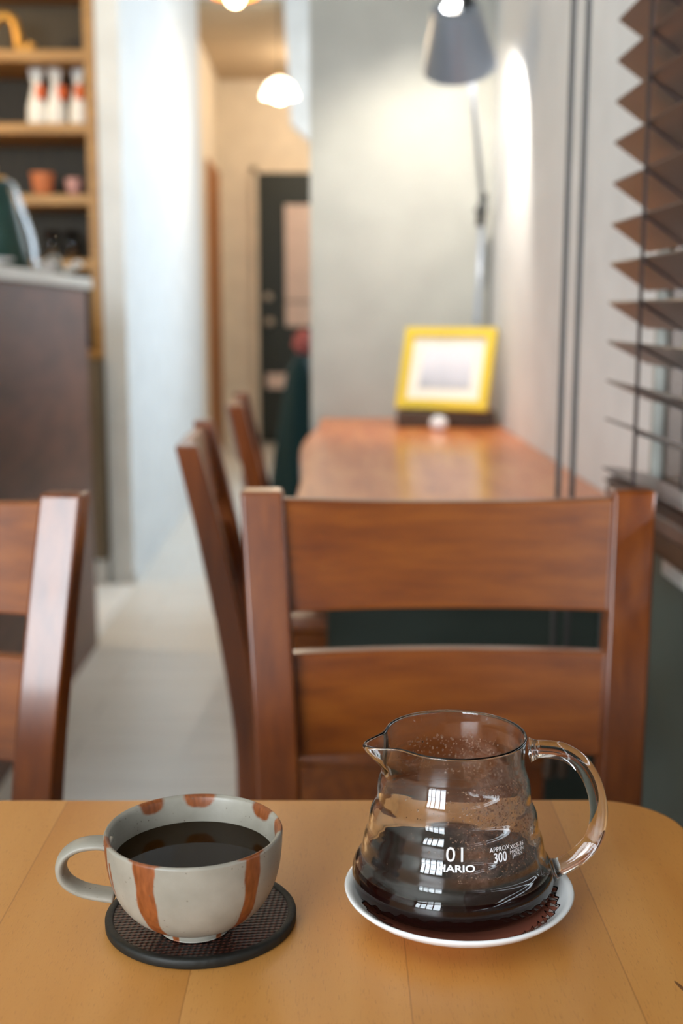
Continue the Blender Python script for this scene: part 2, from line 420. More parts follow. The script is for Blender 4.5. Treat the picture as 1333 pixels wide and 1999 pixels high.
# ------------------------------------------------------------------ chairs
def chair():
    t = thing('dining_chair', '', 'chair', (0, 0, 0))
    def post(sx):
        # outer x, y(front face), z
        keys = [(.188, .225, 0, .036, .034), (.180, .200, .22, .038, .036), (.178, .190, .43, .040, .038), (.183, .212, .60, .040, .036), (.192, .240, .74, .041, .033), (.200, .270, .865, .041, .030)]
        sm = []
        for i in range(len(keys) - 1):
            p0, p1, p2, p3 = [np.array(keys[j]) for j in (max(i - 1, 0), i, i + 1, min(i + 2, len(keys) - 1))]
            for k in range(5):
                u = k / 5; sm.append(.5 * (2 * p1 + (p2 - p0) * u + (2 * p0 - 5 * p1 + 4 * p2 - p3) * u * u + (3 * p1 - p0 - 3 * p2 + p3) * u ** 3))
        sm.append(np.array(keys[-1]))
        bm = bmesh.new(); R = []
        for x, y, z, w_, d in sm:
            R.append([bm.verts.new(q) for q in ((sx * x, y, z), (sx * (x - w_), y, z), (sx * (x - w_), y + d, z), (sx * x, y + d, z))])
        for a, b in zip(R, R[1:]):
            for k in range(4): bm.faces.new((a[k], a[(k + 1) % 4], b[(k + 1) % 4], b[k]))
        bm.faces.new(R[0]); bm.faces.new(list(reversed(R[-1])))
        return bm
    for sx in (-1, 1): link('back_post', post(sx), M['chair_post'], t, bevel=.0035, seg=3)
    def yat(z): return .190 + (z - .43) * .184
    def rail(z0, z1, th=.018):
        bm = bmesh.new(); n = 20; R = []
        for i in range(n + 1):
            u = i / n * 2 - 1
            bow = .015 * (1 - u * u)
            r = []
            for z in (z0, z1):
                hw = (.1835 if z < .65 else .192 if z < .78 else .1975) - .036
                zz_ = z - (.006 * (1 - u * u) if z == z1 and z1 > .8 else 0)
                for dy in (0, th): r.append(bm.verts.new((u * hw, yat(z) + .008 + dy + bow, zz_)))
            R.append(r)
        for a, b in zip(R, R[1:]):
            for p, q in ((0, 1), (1, 3), (3, 2), (2, 0)): bm.faces.new((a[p], a[q], b[q], b[p]))
        bm.faces.new((R[0][0], R[0][1], R[0][3], R[0][2])); bm.faces.new((R[-1][2], R[-1][3], R[-1][1], R[-1][0]))
        return bm
    link('top_rail', rail(.749, .857), M['chair'], t, bevel=.003)
    link('back_rail', rail(.612, .710), M['chair'], t, bevel=.003)
    s = prism([(-.17, .215), (-.205, .05), (-.215, -.19), (-.19, -.215), (.19, -.215), (.215, -.19), (.205, .05), (.17, .215)], 2, .425, .455)
    link('seat', s, M['chair'], t, bevel=.01, seg=3)
    a = bmesh.new(); box(a, -.17, .17, -.185, -.165, .365, .425); box(a, -.16, .16, .195, .212, .365, .425)
    box(a, -.185, -.167, -.17, .195, .365, .425); box(a, .167, .185, -.17, .195, .365, .425)
    link('seat_frame', a, M['chair'], t)
    for sx in (-1, 1):
        bm = bmesh.new(); x = sx * .175
        A = [bm.verts.new((x + dx, -.175 + dy, 0)) for dx, dy in ((-.014, -.014), (.014, -.014), (.014, .014), (-.014, .014))]
        D_ = [bm.verts.new((x + dx, -.175 + dy, .425)) for dx, dy in ((-.019, -.019), (.019, -.019), (.019, .019), (-.019, .019))]
        bm.faces.new(A); bm.faces.new(D_[::-1])
        for i in range(4): bm.faces.new((A[i], A[(i + 1) % 4], D_[(i + 1) % 4], D_[i]))
        link('front_leg', bm, M['chair_post'], t, bevel=.003)
    return t
ch = chair()
ch.location = (.1168, .868, 0); ch['label'] = 'glossy brown wooden chair straight across the table, behind the glass server'
ch['group'] = 'brown wooden ladder-back chairs'
dup(ch, (-.466, .880, 0), math.radians(-8), 'brown wooden chair at the left edge, behind the cup, cut off by the photo')
dup(ch, (.096, 1.752, 0), math.radians(92.5), 'brown chair seen edge on, nearer of the two along the slab table')
dup(ch, (.108, 2.44, 0), math.radians(92.5), 'brown chair seen edge on, farther of the two along the slab table')

# ------------------------------------------------------------------ slab table along the wall
st = thing('slab_table', 'long orange brown wooden slab table with wavy edge against the right wall', 'table', (.22, 2.6, 0))
left = [aty(p[0], p[1], y) for p, y in (((625, 817), BY),)]
edge = [(-.020, BY - .002), (-.026, 3.35), (-.047, 3.12), (-.060, 2.88), (-.058, 2.60), (-.050, 2.35), (-.053, 2.1), (-.062, 1.85), (-.052, 1.62)]
pe = [(p.x, p.y) for p in spline([(x, y, 0) for x, y in edge], 6)]
pts = pe + [(WX - .001, 1.62), (WX - .001, BY - .002)]
o = link('tabletop', prism(pts, 2, .682, .72), M['slab'], bevel=.005); o.parent = st; o.location = -st.location
for y in (2.10, 3.5):
    o = link('support_panel', B(.0, WX - .004, y, y + .03, 0, .682), M['support'], bevel=.002); o.parent = st; o.location = -st.location
o = link('back_apron', B(WX - .03, WX - .004, 2.13, 3.5, .10, .682), M['support']); o.parent = st; o.location = -st.location

# desk lamp
lb = Vector((.425, 3.50, .72))
lp = thing('desk_lamp', 'grey aluminium articulated desk lamp, lit, on the slab table in the corner', 'lamp', lb)
def lam(name, bm, mat, par=lp, **k):
    o = link(name, bm, mat, **k); o.parent = par
    if par is lp: o.location = -lb
    return o
lam('base', lathe([(0, .7201), (.062, .7201), (.064, .724), (.064, .738), (.060, .742), (0, .742)], 40, lb.x, lb.y), M['alu_dark'], smooth=False)
elbow = aty(941, 410, 3.50); elbow.x = min(elbow.x, .47)
foot = Vector((.425, 3.50, .742)); hj = aty(906, 4, 3.02)
lam('lower_arm', tube([foot, elbow + Vector((.0, 0, -.03))], .008, 12), M['alu'], smooth=True)
lam('upper_arm', tube([elbow + Vector((-.0, 0, .03)), hj], .007, 12), M['alu'], smooth=True)
bm = tube([elbow + Vector((-.006, 0, -.045)), elbow + Vector((.004, 0, .045))], .012, 12)
tube([elbow + Vector((-.004, -.03, 0)), elbow + Vector((-.004, .03, 0))], .014, 16, bm)
lam('elbow_joint', bm, M['alu_dark'], smooth=True)
axis = Vector((-.15, -.64, .75)).normalized()
hb = aty(897, 128, 3.14); top = hb + axis * .165
# shade: open frustum with wall thickness and a vent in its cap
def frustum():
    prof = [(.093, 0), (.0605, .135), (.056, .150), (.030, .155), (.030, .153), (.054, .148), (.0590, .135), (.0915, 0)]
    return lathe(prof, 48, close=True)
sh = link('lamp_shade', frustum(), M['alu'], smooth=True)
q = axis.to_track_quat('Z', 'Y'); sh.parent = lp; sh.rotation_mode = 'QUATERNION'; sh.rotation_quaternion = q; sh.location = hb - lb
o = sh.modifiers.new('e', 'EDGE_SPLIT'); o.split_angle = math.radians(35)
bb = link('bulb', lathe([(0, .088), (.016, .092), (.024, .105), (.024, .118), (.018, .134), (.015, .145), (0, .146)], 24), emis('warm_bulb', (255, 244, 230), 5), smooth=True)
bb.parent = sh
bm = tube([top + axis * -.01 + Vector((.05, .02, 0)), hj + Vector((0, .01, .02))], .011, 12)
tube([hj + Vector((0, .015, -.03)), hj + Vector((0, -.01, .05))], .013, 12, bm)
lam('head_joint', bm, M['alu_dark'], smooth=True)
pl = bpy.data.lights.new('desk_lamp_light', 'POINT'); pl.energy = 21; pl.color = (1, .92, .80); pl.shadow_soft_size = .022
o = bpy.data.objects.new('desk_lamp_light', pl); C.objects.link(o); o.location = hb + axis * .062 

# picture frame on its dark stand
fb = aty(862, 803, 3.36)
sd = tag(link('picture_stand', B(-.135, .135, -.035, .035, 0, .045), M['darkwood'], bevel=.004), 'low dark wooden stand under the yellow picture frame', 'stand')
sd.location = (fb.x + .012, 3.37, .7202); sd.rotation_euler = (0, 0, 0)
pf = thing('framed_picture', 'yellow picture frame leaning back on the dark stand below the desk lamp', 'picture frame', (fb.x, 3.35, .7655))
fr = bmesh.new(); FW, FH, fwid = .27, .235, .026
for a in ((-FW / 2, FW / 2, 0, fwid), (-FW / 2, FW / 2, FH - fwid, FH), (-FW / 2, -FW / 2 + fwid, fwid, FH - fwid), (FW / 2 - fwid, FW / 2, fwid, FH - fwid)): box(fr, a[0], a[1], -.02, 0, a[2], a[3])
mt = bmesh.new(); box(mt, -FW / 2 + fwid, FW / 2 - fwid, -.009, -.003, fwid, FH - fwid)
def picmat():
    t = NT('faint_grey_picture'); v = t.coords((1, 1, 1)); sep = t.n('ShaderNodeSeparateXYZ'); t.l(v, sep.inputs[0])
    n = t.noise(v, 14, 4)
    h = t.math('ADD', t.math('MULTIPLY', sep.outputs[2], 6.), t.math('MULTIPLY', n, .35))
    t.col(t.ramp(h, [(.45, lin((170, 172, 178))), (.75, lin((206, 206, 214))), (1.1, lin((224, 222, 228)))])); t.set(Roughness=.4); return t.m
rx = Matrix.Rotation(math.radians(-19), 4, 'X'); rz = Matrix.Rotation(math.radians(-27), 4, 'Z')
for nm, bmm, mm in (('frame_border', fr, M['yellow']), ('mount', mt, M['mat']), ('picture', B(-.075, .075, -.0115, -.009, .062, .178), picmat())):
    bmm.transform(rz @ rx); link(nm, bmm, mm, pf)
tag(link('pebble', lathe([(0, 0), (.018, .002), (.026, .014), (.022, .030), (.010, .038), (0, .039)], 24), M['ceramic'], smooth=True, loc=(aty(856, 815, 3.26).x, 3.26, .7202)), 'small glossy white pebble in front of the picture frame', 'ornament')

# ------------------------------------------------------------------ chair with coat behind the end wall
dup(ch, (.29, 4.06, 0), math.radians(90), 'brown chair behind the end wall with a dark coat over its back')
bm = bmesh.new(); NX_, NZ_ = 40, 40; R = []
# draped coat: closed lumpy hull
for j in range(NZ_ + 1):
    v = j / NZ_; z = .012 + .888 * v; ring = []
    wv = 1 - v
    hx = (.035 + .13 * (wv ** .9)) * (1 if v < .97 else .6); hy = .14 + .05 * wv
    for i in range(NX_):
        a = 2 * PI * i / NX_
        k = 1 + .07 * math.sin(7 * a + 3 * v) * (.3 + wv) + .04 * math.sin(13 * a)
        ring.append(bm.verts.new((hx * math.cos(a) * k + (-.0), hy * math.sin(a) * k, z)))
    R.append(ring)
for a, b in zip(R, R[1:]):
    for k in range(NX_): bm.faces.new((a[k], a[(k + 1) % NX_], b[(k + 1) % NX_], b[k]))
bm.faces.new(R[0][::-1]); bm.faces.new(R[-1])
tag(link('draped_coat', bm, M['teal'], smooth=True, loc=(-.085, 4.08, 0)), 'dark teal coat hanging over a chair beside the passage to the back door', 'coat')
bm = bmesh.new(); bmesh.ops.create_icosphere(bm, subdivisions=4, radius=1)
for v in bm.verts:
    k = 1 + .12 * math.sin(9 * v.co.z + 4 * v.co.x) + .08 * math.sin(11 * v.co.y)
    v.co = Vector((v.co.x * .038 * k, v.co.y * .05 * k, v.co.z * .042 * k))
tag(link('scarf', bm, M['pink'], smooth=True, loc=(-.072, 4.02, .935)), 'bunched pink red scarf on top of the dark coat', 'scarf')

# ------------------------------------------------------------------ service counter
CY0, CY1 = 1.9, 3.714
ct = thing('service_counter', 'brown wooden service counter with pale top at the left', 'counter', (-1.1, 2.8, 0))
for nm, bmm, mm, bv in (('counter_body', B(-1.35, -.722, CY0, CY1 - .02, 0, 1.105), M['counter'], .003), ('countertop', B(-1.38, -.706, CY0 - .02, CY1, 1.105, 1.137), M['counter_top'], .004)):
    o = link(nm, bmm, mm, bevel=bv); o.parent = ct; o.location = -ct.location
CT = 1.1372
jx, jy = -.812, 3.02
j = thing('coffee_jug', 'dark green conical jug with steel handle on the counter', 'jug', (jx, jy, CT))
link('body', lathe([(0, 0), (.086, 0), (.090, .004), (.060, .15), (.046, .205), (.040, .212), (0, .214)], 48), M['jug'], j, smooth=True)
k = link('lid', lathe([(0, .212), (.038, .212), (.036, .222), (.012, .226), (.012, .236), (.015, .244), (.008, .252), (0, .253)], 32), M['brass'], j, smooth=True)
hp_ = spline([(.040, -.02, .205), (.062, -.028, .198), (.078, -.03, .15), (.100, -.03, .08), (.108, -.03, .02), (.112, -.03, .004)], 8)
link('handle', tube(hp_, [(.006, .011)] * len(hp_), 12, ref=(1, 0, .3)), M['steel'], j, smooth=True)
tag(link('white_plate', lathe([(0, 0), (.035, 0), (.04, .004), (.085, .017), (.086, .020), (.082, .020), (.04, .008), (0, .007)], 48), M['ceramic'], smooth=True, loc=(-.800, 2.82, CT)), 'white plate on the counter in front of the dark green jug', 'plate')
tag(link('white_bowl', lathe([(0, 0), (.018, 0), (.02, .003), (.026, .018), (.027, .028), (.025, .028), (.018, .006), (0, .005)], 32), M['ceramic'], smooth=True, loc=(-.735, 3.22, CT)), 'tiny white bowl on the counter right of the jug', 'bowl')
bm = bmesh.new(); n = 18; G = []
for i in range(n + 1):
    row = []
    for k in range(n + 1):
        u, v = i / n, k / n
        z = .006 + .052 * (u ** 2) * (1 - .5 * v) * abs(math.sin(2.5 * u + 3 * v)) + .006 * math.sin(9 * u + 5 * v) + .006
        row.append(bm.verts.new((-.84 + .125 * u, 3.30 + .34 * v, z)))
    G.append(row)
for i in range(n):
    for k in range(n): bm.faces.new((G[i][k], G[i + 1][k], G[i + 1][k + 1], G[i][k + 1]))
o = link('napkin', bm, M['paper'], smooth=True, loc=(0, 0, CT)); m_ = o.modifiers.new('s', 'SOLIDIFY'); m_.thickness = .002
tag(o, 'crumpled white cloth at the far end of the counter', 'cloth')

# lit floor put in as a white slab, cabinet, shelf
tag(link('pale_floor', B(-1.6, -.738, 3.73, 4.50, .0005, .008), M['white'], bevel=.002), 'white slab standing in for lit floor in the gap between the counter and the aisle wall', 'mat')  # added slab standing in for lit floor
cb = thing('base_cabinet', 'grey brown base cabinet with wooden top beside the aisle wall', 'cabinet', (-1.4, 4.7, 0))
for nm, bmm, mm, bv in (('body', B(-2.2, -.840, 4.54, 4.94, .10, .865), M['cabinet'], .003), ('plinth', B(-2.2, -.845, 4.57, 4.94, 0, .10), M['white'], 0), ('top', B(-2.2, -.834, 4.53, 4.945, .865, .89), M['shelf'], .002)):
    o = link(nm, bmm, mm, bevel=bv); o.parent = cb; o.location = -cb.location
for x in (-1.5, -1.17, -.848):
    o = link('door', B(x - .31, x, 4.525, 4.5395, .115, .855), M['cabinet'], bevel=.002); o.parent = cb; o.location = -cb.location
sf = thing('shelving_unit', 'open wooden shelving with lit boards behind the counter', 'shelf', (-1.3, 4.8, .89))
def sh_(nm, bmm, mm):
    o = link(nm, bmm, mm, bevel=.002); o.parent = sf; o.location = -sf.location
sh_('side_panel', B(-.872, -.834, 4.56, 4.94, .8905, 3.0), M['shelf']); sh_('side_panel', B(-2.1, -2.062, 4.56, 4.94, .8905, 3.0), M['shelf'])
sh_('back_panel', B(-2.062, -.872, 4.92, 4.94, .8905, 3.0), M['shelf_back'])
SZ = [aty(100, p, 4.56).z for p in (122, 264, 403, 530)]
for z in SZ + [SZ[0] + .275, SZ[0] + .55]: sh_('shelf_board', B(-2.062, -.872, 4.56, 4.92, z + .006, z + .044), M['shelf'])
def onshelf(px, row): return (aty(px, 400, 4.66).x, 4.66, SZ[row] + .0445)
bg_ = thing('coffee_bag', 'white pinched-top coffee bag with orange label, leftmost of three on the second shelf', 'bag', onshelf(80, 1), 0, 'white coffee bags on the second shelf')
def bag():
    bm = bmesh.new(); n = 24; R = []
    for z, a, b in ((0, .030, .022), (.01, .036, .028), (.07, .034, .026), (.12, .020, .014), (.15, .014, .006), (.19, .024, .004), (.205, .028, .003)):
        R.append([bm.verts.new((a * math.cos(2 * PI * i / n), b * math.sin(2 * PI * i / n), z)) for i in range(n)])
    for p, q_ in zip(R, R[1:]):
        for k in range(n): bm.faces.new((p[k], p[(k + 1) % n], q_[(k + 1) % n], q_[k]))
    bm.faces.new(R[0][::-1]); bm.faces.new(R[-1]); return bm
link('body', bag(), M['paper'], bg_, smooth=True)
link('label', lathe([(.0255, .10), (.0255, .14)], 24).__class__ and B(.004, .032, -.030, .006, .095, .145), M['orange_label'], bg_, bevel=.004)
dup(bg_, onshelf(117, 1), .5, 'white pinched-top coffee bag with orange label, the middle one of three on the second shelf')
dup(bg_, onshelf(160, 1), -.4, 'white coffee bag nearest the shelf side, rightmost of three on the second shelf')
tag(link('clay_pot', lathe([(0, 0), (.028, 0), (.036, .03), (.042, .075), (.045, .085), (.040, .085), (.032, .03), (0, .02)], 32), M['orange'], smooth=True, loc=onshelf(85, 2)), 'orange clay pot on the third shelf', 'pot')
tag(link('pink_cup', lathe([(0, 0), (.020, 0), (.028, .03), (.031, .065), (.028, .065), (.02, .01), (0, .008)], 32), M['pinkcup'], smooth=True, loc=onshelf(146, 2)), 'small pink cup on the third shelf right of the clay pot', 'cup')
for px, l in ((100, 'dim drinking glass on the fourth shelf beside the jug'), (138, 'dim drinking glass on the fourth shelf nearer the shelf side')):
    tag(link('drinking_glass', lathe([(0, 0), (.024, 0), (.03, .11), (.0285, .11), (.0225, .005), (0, .005)], 32), M['glass'], smooth=True, loc=onshelf(px, 3)), l, 'glass')
c0 = Vector(onshelf(25, 0))
ar = spline([(-.055, 0, .0), (-.058, 0, .05), (-.04, 0, .10), (-.005, 0, .125), (.03, 0, .11), (.045, 0, .06), (.052, 0, .012), (.085, 0, .012), (.095, 0, .03)], 8)
tag(link('brass_ornament', tube([p + Vector((0, 0, .012)) for p in ar], .017, 14), M['brass'], smooth=True, loc=c0), 'arched brass coloured ornament on the top shelf in view', 'ornament')

# ------------------------------------------------------------------ pendant lamps
def pendant(px, py, y, label, shade_mat, rs, power, col, kind):
    p = aty(px, py, y)
    t = thing('pendant_lamp', label, 'lamp', p)
    link('cord', tube([(0, 0, rs * 1.3), (0, 0, ZC - p.z)], .003, 8), M['alu_dark'], t)
    link('socket', lathe([(0, rs * .8), (.016, rs * .8), (.018, rs * 1.3), (.008, rs * 1.5), (0, rs * 1.5)], 20), M['brass'], t, smooth=True)
    if kind == 'amber': prof = [(rs * .35, rs * 1.0), (rs * .7, rs * .75), (rs, rs * .35), (rs * 1.02, rs * .3), (rs * .97, rs * .35), (rs * .65, rs * .72), (rs * .32, rs * .97)]
    else: prof = [(rs * .25, rs * 1.1), (rs * .8, rs * .75), (rs * 1.1, rs * .1), (rs * 1.12, 0), (rs * 1.06, .0), (rs * .76, rs * .7), (rs * .22, rs * 1.05)]
    link('lamp_shade', lathe(prof, 40, close=True), shade_mat, t, smooth=True)
    r = .03 if kind == 'amber' else .05
    bm = bmesh.new(); bmesh.ops.create_icosphere(bm, subdivisions=3, radius=r)
    for v in bm.verts: v.co.z += rs * .25
    link('bulb', bm, emis('lit_bulb_' + kind, (255, 226, 180), 18 if kind == 'amber' else 16), t, smooth=True)
    l = bpy.data.lights.new('pendant_light', 'POINT'); l.energy = power; l.color = col; l.shadow_soft_size = r + .01
    o = bpy.data.objects.new('pendant_light', l); C.objects.link(o); o.location = p + Vector((0, 0, -.09))
    return t
def trans(name, c, e):
    t = NT(name); t.col(lin(c)); t.set(Roughness=.3); t.b.inputs['Transmission Weight'].default_value = .5
    t.b.inputs['Emission Color'].default_value = lin(c); t.b.inputs['Emission Strength'].default_value = e; return t.m
pendant(459, 6, 4.0, 'pendant lamp with amber shade at the top of the photo', trans('amber_glass', (236, 150, 60), .5), .075, 6, (1, .75, .45), 'amber')
pendant(546, 190, 6.4, 'glowing white pendant lamp by the entrance to the corridor', trans('opal_glass', (255, 244, 226), 3.0), .085, 12, (1, .80, .58), 'opal')
# a further corridor lamp fitting on the corridor ceiling
t = thing('ceiling_lamp', 'round ceiling lamp in the back corridor', 'lamp', (.15, 8.7, 2.8))
link('diffuser', lathe([(0, -.07), (.08, -.06), (.12, -.02), (.12, 0), (0, 0)], 32), emis('diffuser', (255, 224, 184), 3), t, smooth=True)
l = bpy.data.lights.new('corridor_light', 'POINT'); l.energy = 26; l.color = (1, .82, .62); l.shadow_soft_size = .1
o = bpy.data.objects.new('corridor_light', l); C.objects.link(o); o.location = (.05, 8.7, 2.6)
# staff area pendant, off to the left of the view
t = thing('staff_pendant', 'warm pendant lamp over the staff area', 'lamp', (-1.75, 4.0, 2.25))
link('cord', tube([(0, 0, .1), (0, 0, ZC - 2.25)], .003, 8), M['alu_dark'], t)
link('lamp_shade', lathe([(.03, .10), (.10, .03), (.105, 0), (.10, 0), (.026, .095)], 32, close=True), M['brass'], t, smooth=True)
l = bpy.data.lights.new('staff_light', 'POINT'); l.energy = 34; l.color = (1, .74, .42); l.shadow_soft_size = .04
o = bpy.data.objects.new('staff_light', l); C.objects.link(o); o.location = (-1.75, 4.0, 2.22)

# ------------------------------------------------------------------ coaster and cup
KX, KY = -.0658, .5872
def weave():
    t = NT('woven_rattan'); tc = t.n('ShaderNodeTexCoord'); sep = t.n('ShaderNodeSeparateXYZ'); t.l(tc.outputs['Object'], sep.inputs[0])
    k = 2 * PI / .0050
    a = t.math('SINE', t.math('MULTIPLY', t.math('ADD', sep.outputs[0], sep.outputs[1]), k * .8))
    b = t.math('SINE', t.math('MULTIPLY', t.math('SUBTRACT', sep.outputs[0], sep.outputs[1]), k))
    h = t.math('MULTIPLY', a, b); hh = t.math('ADD', t.math('MULTIPLY', h, .5), .5)
    n = t.noise(tc.outputs['Object'], 260, 3)
    c = t.ramp(hh, [(.2, lin((18, 10, 9))), (.6, lin((46, 20, 16))), (1, lin((118, 68, 52)))])  # pale glints on the strand tops put into the colour
    c = t.mix(t.math('MULTIPLY', n, .5), c, lin((22, 12, 10)))
    t.col(c); t.set(Roughness=.35); t.bump(hh, .8, .0009); return t.m
ks = thing('coaster', 'round dark woven coaster with leather rim under the striped cup', 'coaster', (KX, KY, TZ))
link('woven_disc', lathe([(0, .0004), (.0452, .0004), (.0452, .0046), (0, .0046)], 72), weave(), ks)
rim = [(.0488, .0003), (.0494, .0010), (.0495, .0046), (.0488, .0054), (.0458, .0054), (.0452, .0048), (.0450, .0040), (.0452, .0004)]
link('rim_band', lathe(rim, 96, close=True), plain('dark_leather', (17, 17, 12), .6, bump=.3), ks, smooth=True)

UX, UY, UZ = -.0672, .5725, TZ + .0050
cup = thing('coffee_cup', 'grey stoneware cup with rust brown stripes, full of coffee, on the coaster', 'cup', (UX, UY, UZ))
oprof = [(.0, .0), (.0165, .0), (.0180, .0008), (.0185, .0030), (.0190, .0046), (.0240, .0062), (.0300, .0100), (.0360, .0160), (.0402, .0235), (.0428, .0320), (.0441, .0410), (.0446, .0480), (.0447, .0510)]
iprof = [(.0440, .0524), (.0430, .0520), (.0418, .0505), (.0408, .0440), (.0392, .0350), (.0355, .0240), (.0290, .0150), (.020, .0090), (0, .0075)]
def densify(pf, n=6):
    out = [Vector((p[0], p[1], 0)) for p in pf]; s = spline(out, n); return [(max(p.x, 0), p.y) for p in s]
full = densify(oprof, 6) + densify(iprof, 6)
full = [(0, 0)] + [p for p in full if p[0] > 1e-5] + [(0, .0075)]
bm = lathe(full, 256)
me_o = link('cup_body', bm, None, cup, smooth=True)
me = me_o.data
at_ = me.attributes.new('stripe', 'FLOAT', 'POINT')
stripes = [(-70, 4.6, 1), (-26, 7.2, 1), (45.5, 5.8, 1), (96, 6, 1), (128, 6, 1), (-178, 6.5, 1), (-142, 5, 1)]
def sstep(a, b, x):
    t_ = min(max((x - a) / (b - a), 0), 1); return t_ * t_ * (3 - 2 * t_)
nOut = len([p for p in densify(oprof, 6) if p[0] > 1e-5])
innerset = set()
vals = []
idx = 0
inner_z = {}
for v in me.vertices:
    r = math.hypot(v.co.x, v.co.y); z = v.co.z
    th = math.degrees(math.atan2(v.co.x, -v.co.y))   # 0 faces the viewer
    # is it an inside vertex?
    R_o = np.interp(z, [p[1] for p in oprof], [p[0] for p in oprof])
    ring = 0 if v.index == 0 else 1 + (v.index - 1) // 256
    inside = ring > nOut
    s_ = 0
    for a, w2, _ in stripes:
        d = abs((th - a + 180) % 360 - 180)
        bend = .0
        if not inside:
            wz = w2 * (.80 + .2 * z / .05) * (1 + .10 * math.sin(z * 300 + a))
            aa = d - .0
            s_ = max(s_, sstep(wz + 1.4, wz - 1.0, aa))
        else:
            depth = (.0525 - z)
            wz = (w2 + 4) * max(0, 1 - (depth / .0075) ** 2) ** .5
            if wz > 0: s_ = max(s_, sstep(wz + 4, wz - 3, d) * min(1, max(0, (.0080 - depth) / .003)))
    d = abs(th + 61)
    if not inside and .026 < z < .044: s_ = max(s_, .9 * sstep(3.0, 1.2, d + abs(z - .036) * 120))
    vals.append(s_)
at_.data.foreach_set('value', vals)
def clay():
    t = NT('speckled_stoneware'); v = t.coords()
    n = t.noise(v, 60, 4); c = t.ramp(n, [(.3, lin((142, 136, 123))), (.7, lin((158, 151, 138)))])
    sp = t.n('ShaderNodeTexVoronoi'); sp.inputs['Scale'].default_value = 420; t.l(v, sp.inputs['Vector'])
    s1 = t.math('LESS_THAN', sp.outputs['Distance'], .16); s2 = t.math('GREATER_THAN', t.noise(v, 130, 1), .56)
    at = t.n('ShaderNodeAttribute', attribute_name='stripe')
    edge_n = t.math('ADD', at.outputs['Fac'], t.math('MULTIPLY', t.math('SUBTRACT', t.noise(v, 300, 2), .5), .35))
    m = t.ramp(edge_n, [(.18, (0, 0, 0, 1)), (.72, (1, 1, 1, 1))])
    rust = t.ramp(t.noise(t.coords((1, 1, .25)), 400, 3), [(.3, lin((112, 56, 20))), (.7, lin((146, 80, 38)))])
    c = t.mix(m, c, rust)
    c = t.mix(t.math('MULTIPLY', t.math('MULTIPLY', s1, s2), .75), c, lin((92, 78, 66)))
    t.col(c); t.set(Roughness=.42); t.bump(t.noise(v, 500, 3), .18, .0004); return t.m
M['clay'] = clay(); me.materials.append(M['clay'])
# handle: flat strap at the left
a0 = math.radians(-76)
def hpnt(px, py): p = aty(px, py, .566); return Vector((p.x - UX, p.y - UY, p.z - UZ))
hc = [hpnt(*p) for p in ((218, 1648), (190, 1645), (155, 1650), (128, 1667), (119, 1693), (130, 1718), (158, 1735), (190, 1743), (224, 1748))]
hc = spline(hc, 6)
link('handle', tube(hc, [(.0068, .0027)] * len(hc), 16, ref=(0, 1, 0)), M['clay'], cup, smooth=True)
zc_ = .0385; rc = float(np.interp(zc_, [p[1] for p in reversed(iprof)], [p[0] for p in reversed(iprof)])) + .0003
link('coffee', lathe([(0, .009), (.018, .0092), (.027, .0145), (.034, .0235), (rc, zc_), (0, zc_)], 96), M['coffee2'], cup)

# ------------------------------------------------------------------ saucer and glass server
def saucer_mat():
    t = NT('patterned_saucer'); tc = t.n('ShaderNodeTexCoord'); sep = t.n('ShaderNodeSeparateXYZ'); t.l(tc.outputs['Object'], sep.inputs[0])
    x, y = sep.outputs[0], sep.outputs[1]
    r = t.math('SQRT', t.math('ADD', t.math('MULTIPLY', x, x), t.math('MULTIPLY', y, y)))
    th = t.math('ARCTAN2', y, x)
    wob = t.math('MULTIPLY', t.math('SINE', t.math('MULTIPLY', th, 34.)), .0008)
    wob2 = t.math('MULTIPLY', t.math('SINE', t.math('MULTIPLY', th, 13.)), .0005)
    b1 = t.math('ADD', t.math('ADD', wob, wob2), .0515)
    brown = t.math('LESS_THAN', r, b1)
    c = t.mix(brown, lin((238, 238, 238)), lin((166, 98, 78)))
    l1 = t.math('LESS_THAN', t.math('ABSOLUTE', t.math('SUBTRACT', r, b1)), .00035)
    # loops
    ph = t.math('ADD', t.math('MULTIPLY', th, 46.), t.math('MULTIPLY', r, 1400.))
    b2 = t.math('ADD', t.math('MULTIPLY', t.math('SINE', ph), .0028), .0482)
    l2 = t.math('LESS_THAN', t.math('ABSOLUTE', t.math('SUBTRACT', r, b2)), .0006)
    pet = t.math('MULTIPLY', t.math('GREATER_THAN', t.math('SINE', ph), .2), t.math('MULTIPLY', brown, t.math('GREATER_THAN', r, .0475)))
    side = t.ramp(t.math('MULTIPLY', x, 20.), [(.35, (0, 0, 0, 1)), (.7, (1, 1, 1, 1))])
    c = t.mix(t.math('MULTIPLY', pet, t.math('MULTIPLY', side, .7)), c, lin((222, 214, 206)))
    ln = t.math('MAXIMUM', l1, t.math('MULTIPLY', l2, t.ramp(t.math('ABSOLUTE', x), [(.02, (0, 0, 0, 1)), (.035, (1, 1, 1, 1))])))
    c = t.mix(t.math('MULTIPLY', ln, t.math('LESS_THAN', r, .0545)), c, lin((26, 18, 16)))
    t.col(c); t.set(Roughness=.12); t.b.inputs['Coat Weight'].default_value = .4; return t.m
sp = [(0, .0022), (.030, .0022), (.0305, .0004), (.0335, .0004), (.0345, .0030), (.046, .0070), (.0560, .0128), (.0592, .0158), (.0598, .0172), (.0590, .0180), (.0555, .0160), (.0500, .0118), (.0470, .0100), (.0455, .0096), (.0, .0096)]
tag(link('saucer', lathe(sp, 128), saucer_mat(), smooth=True, loc=(.0688, .5905, TZ)), 'white saucer with brown centre and black squiggle border under the glass server', 'saucer')
SX, SY, SZ0 = .0665, .6000, TZ + .0100
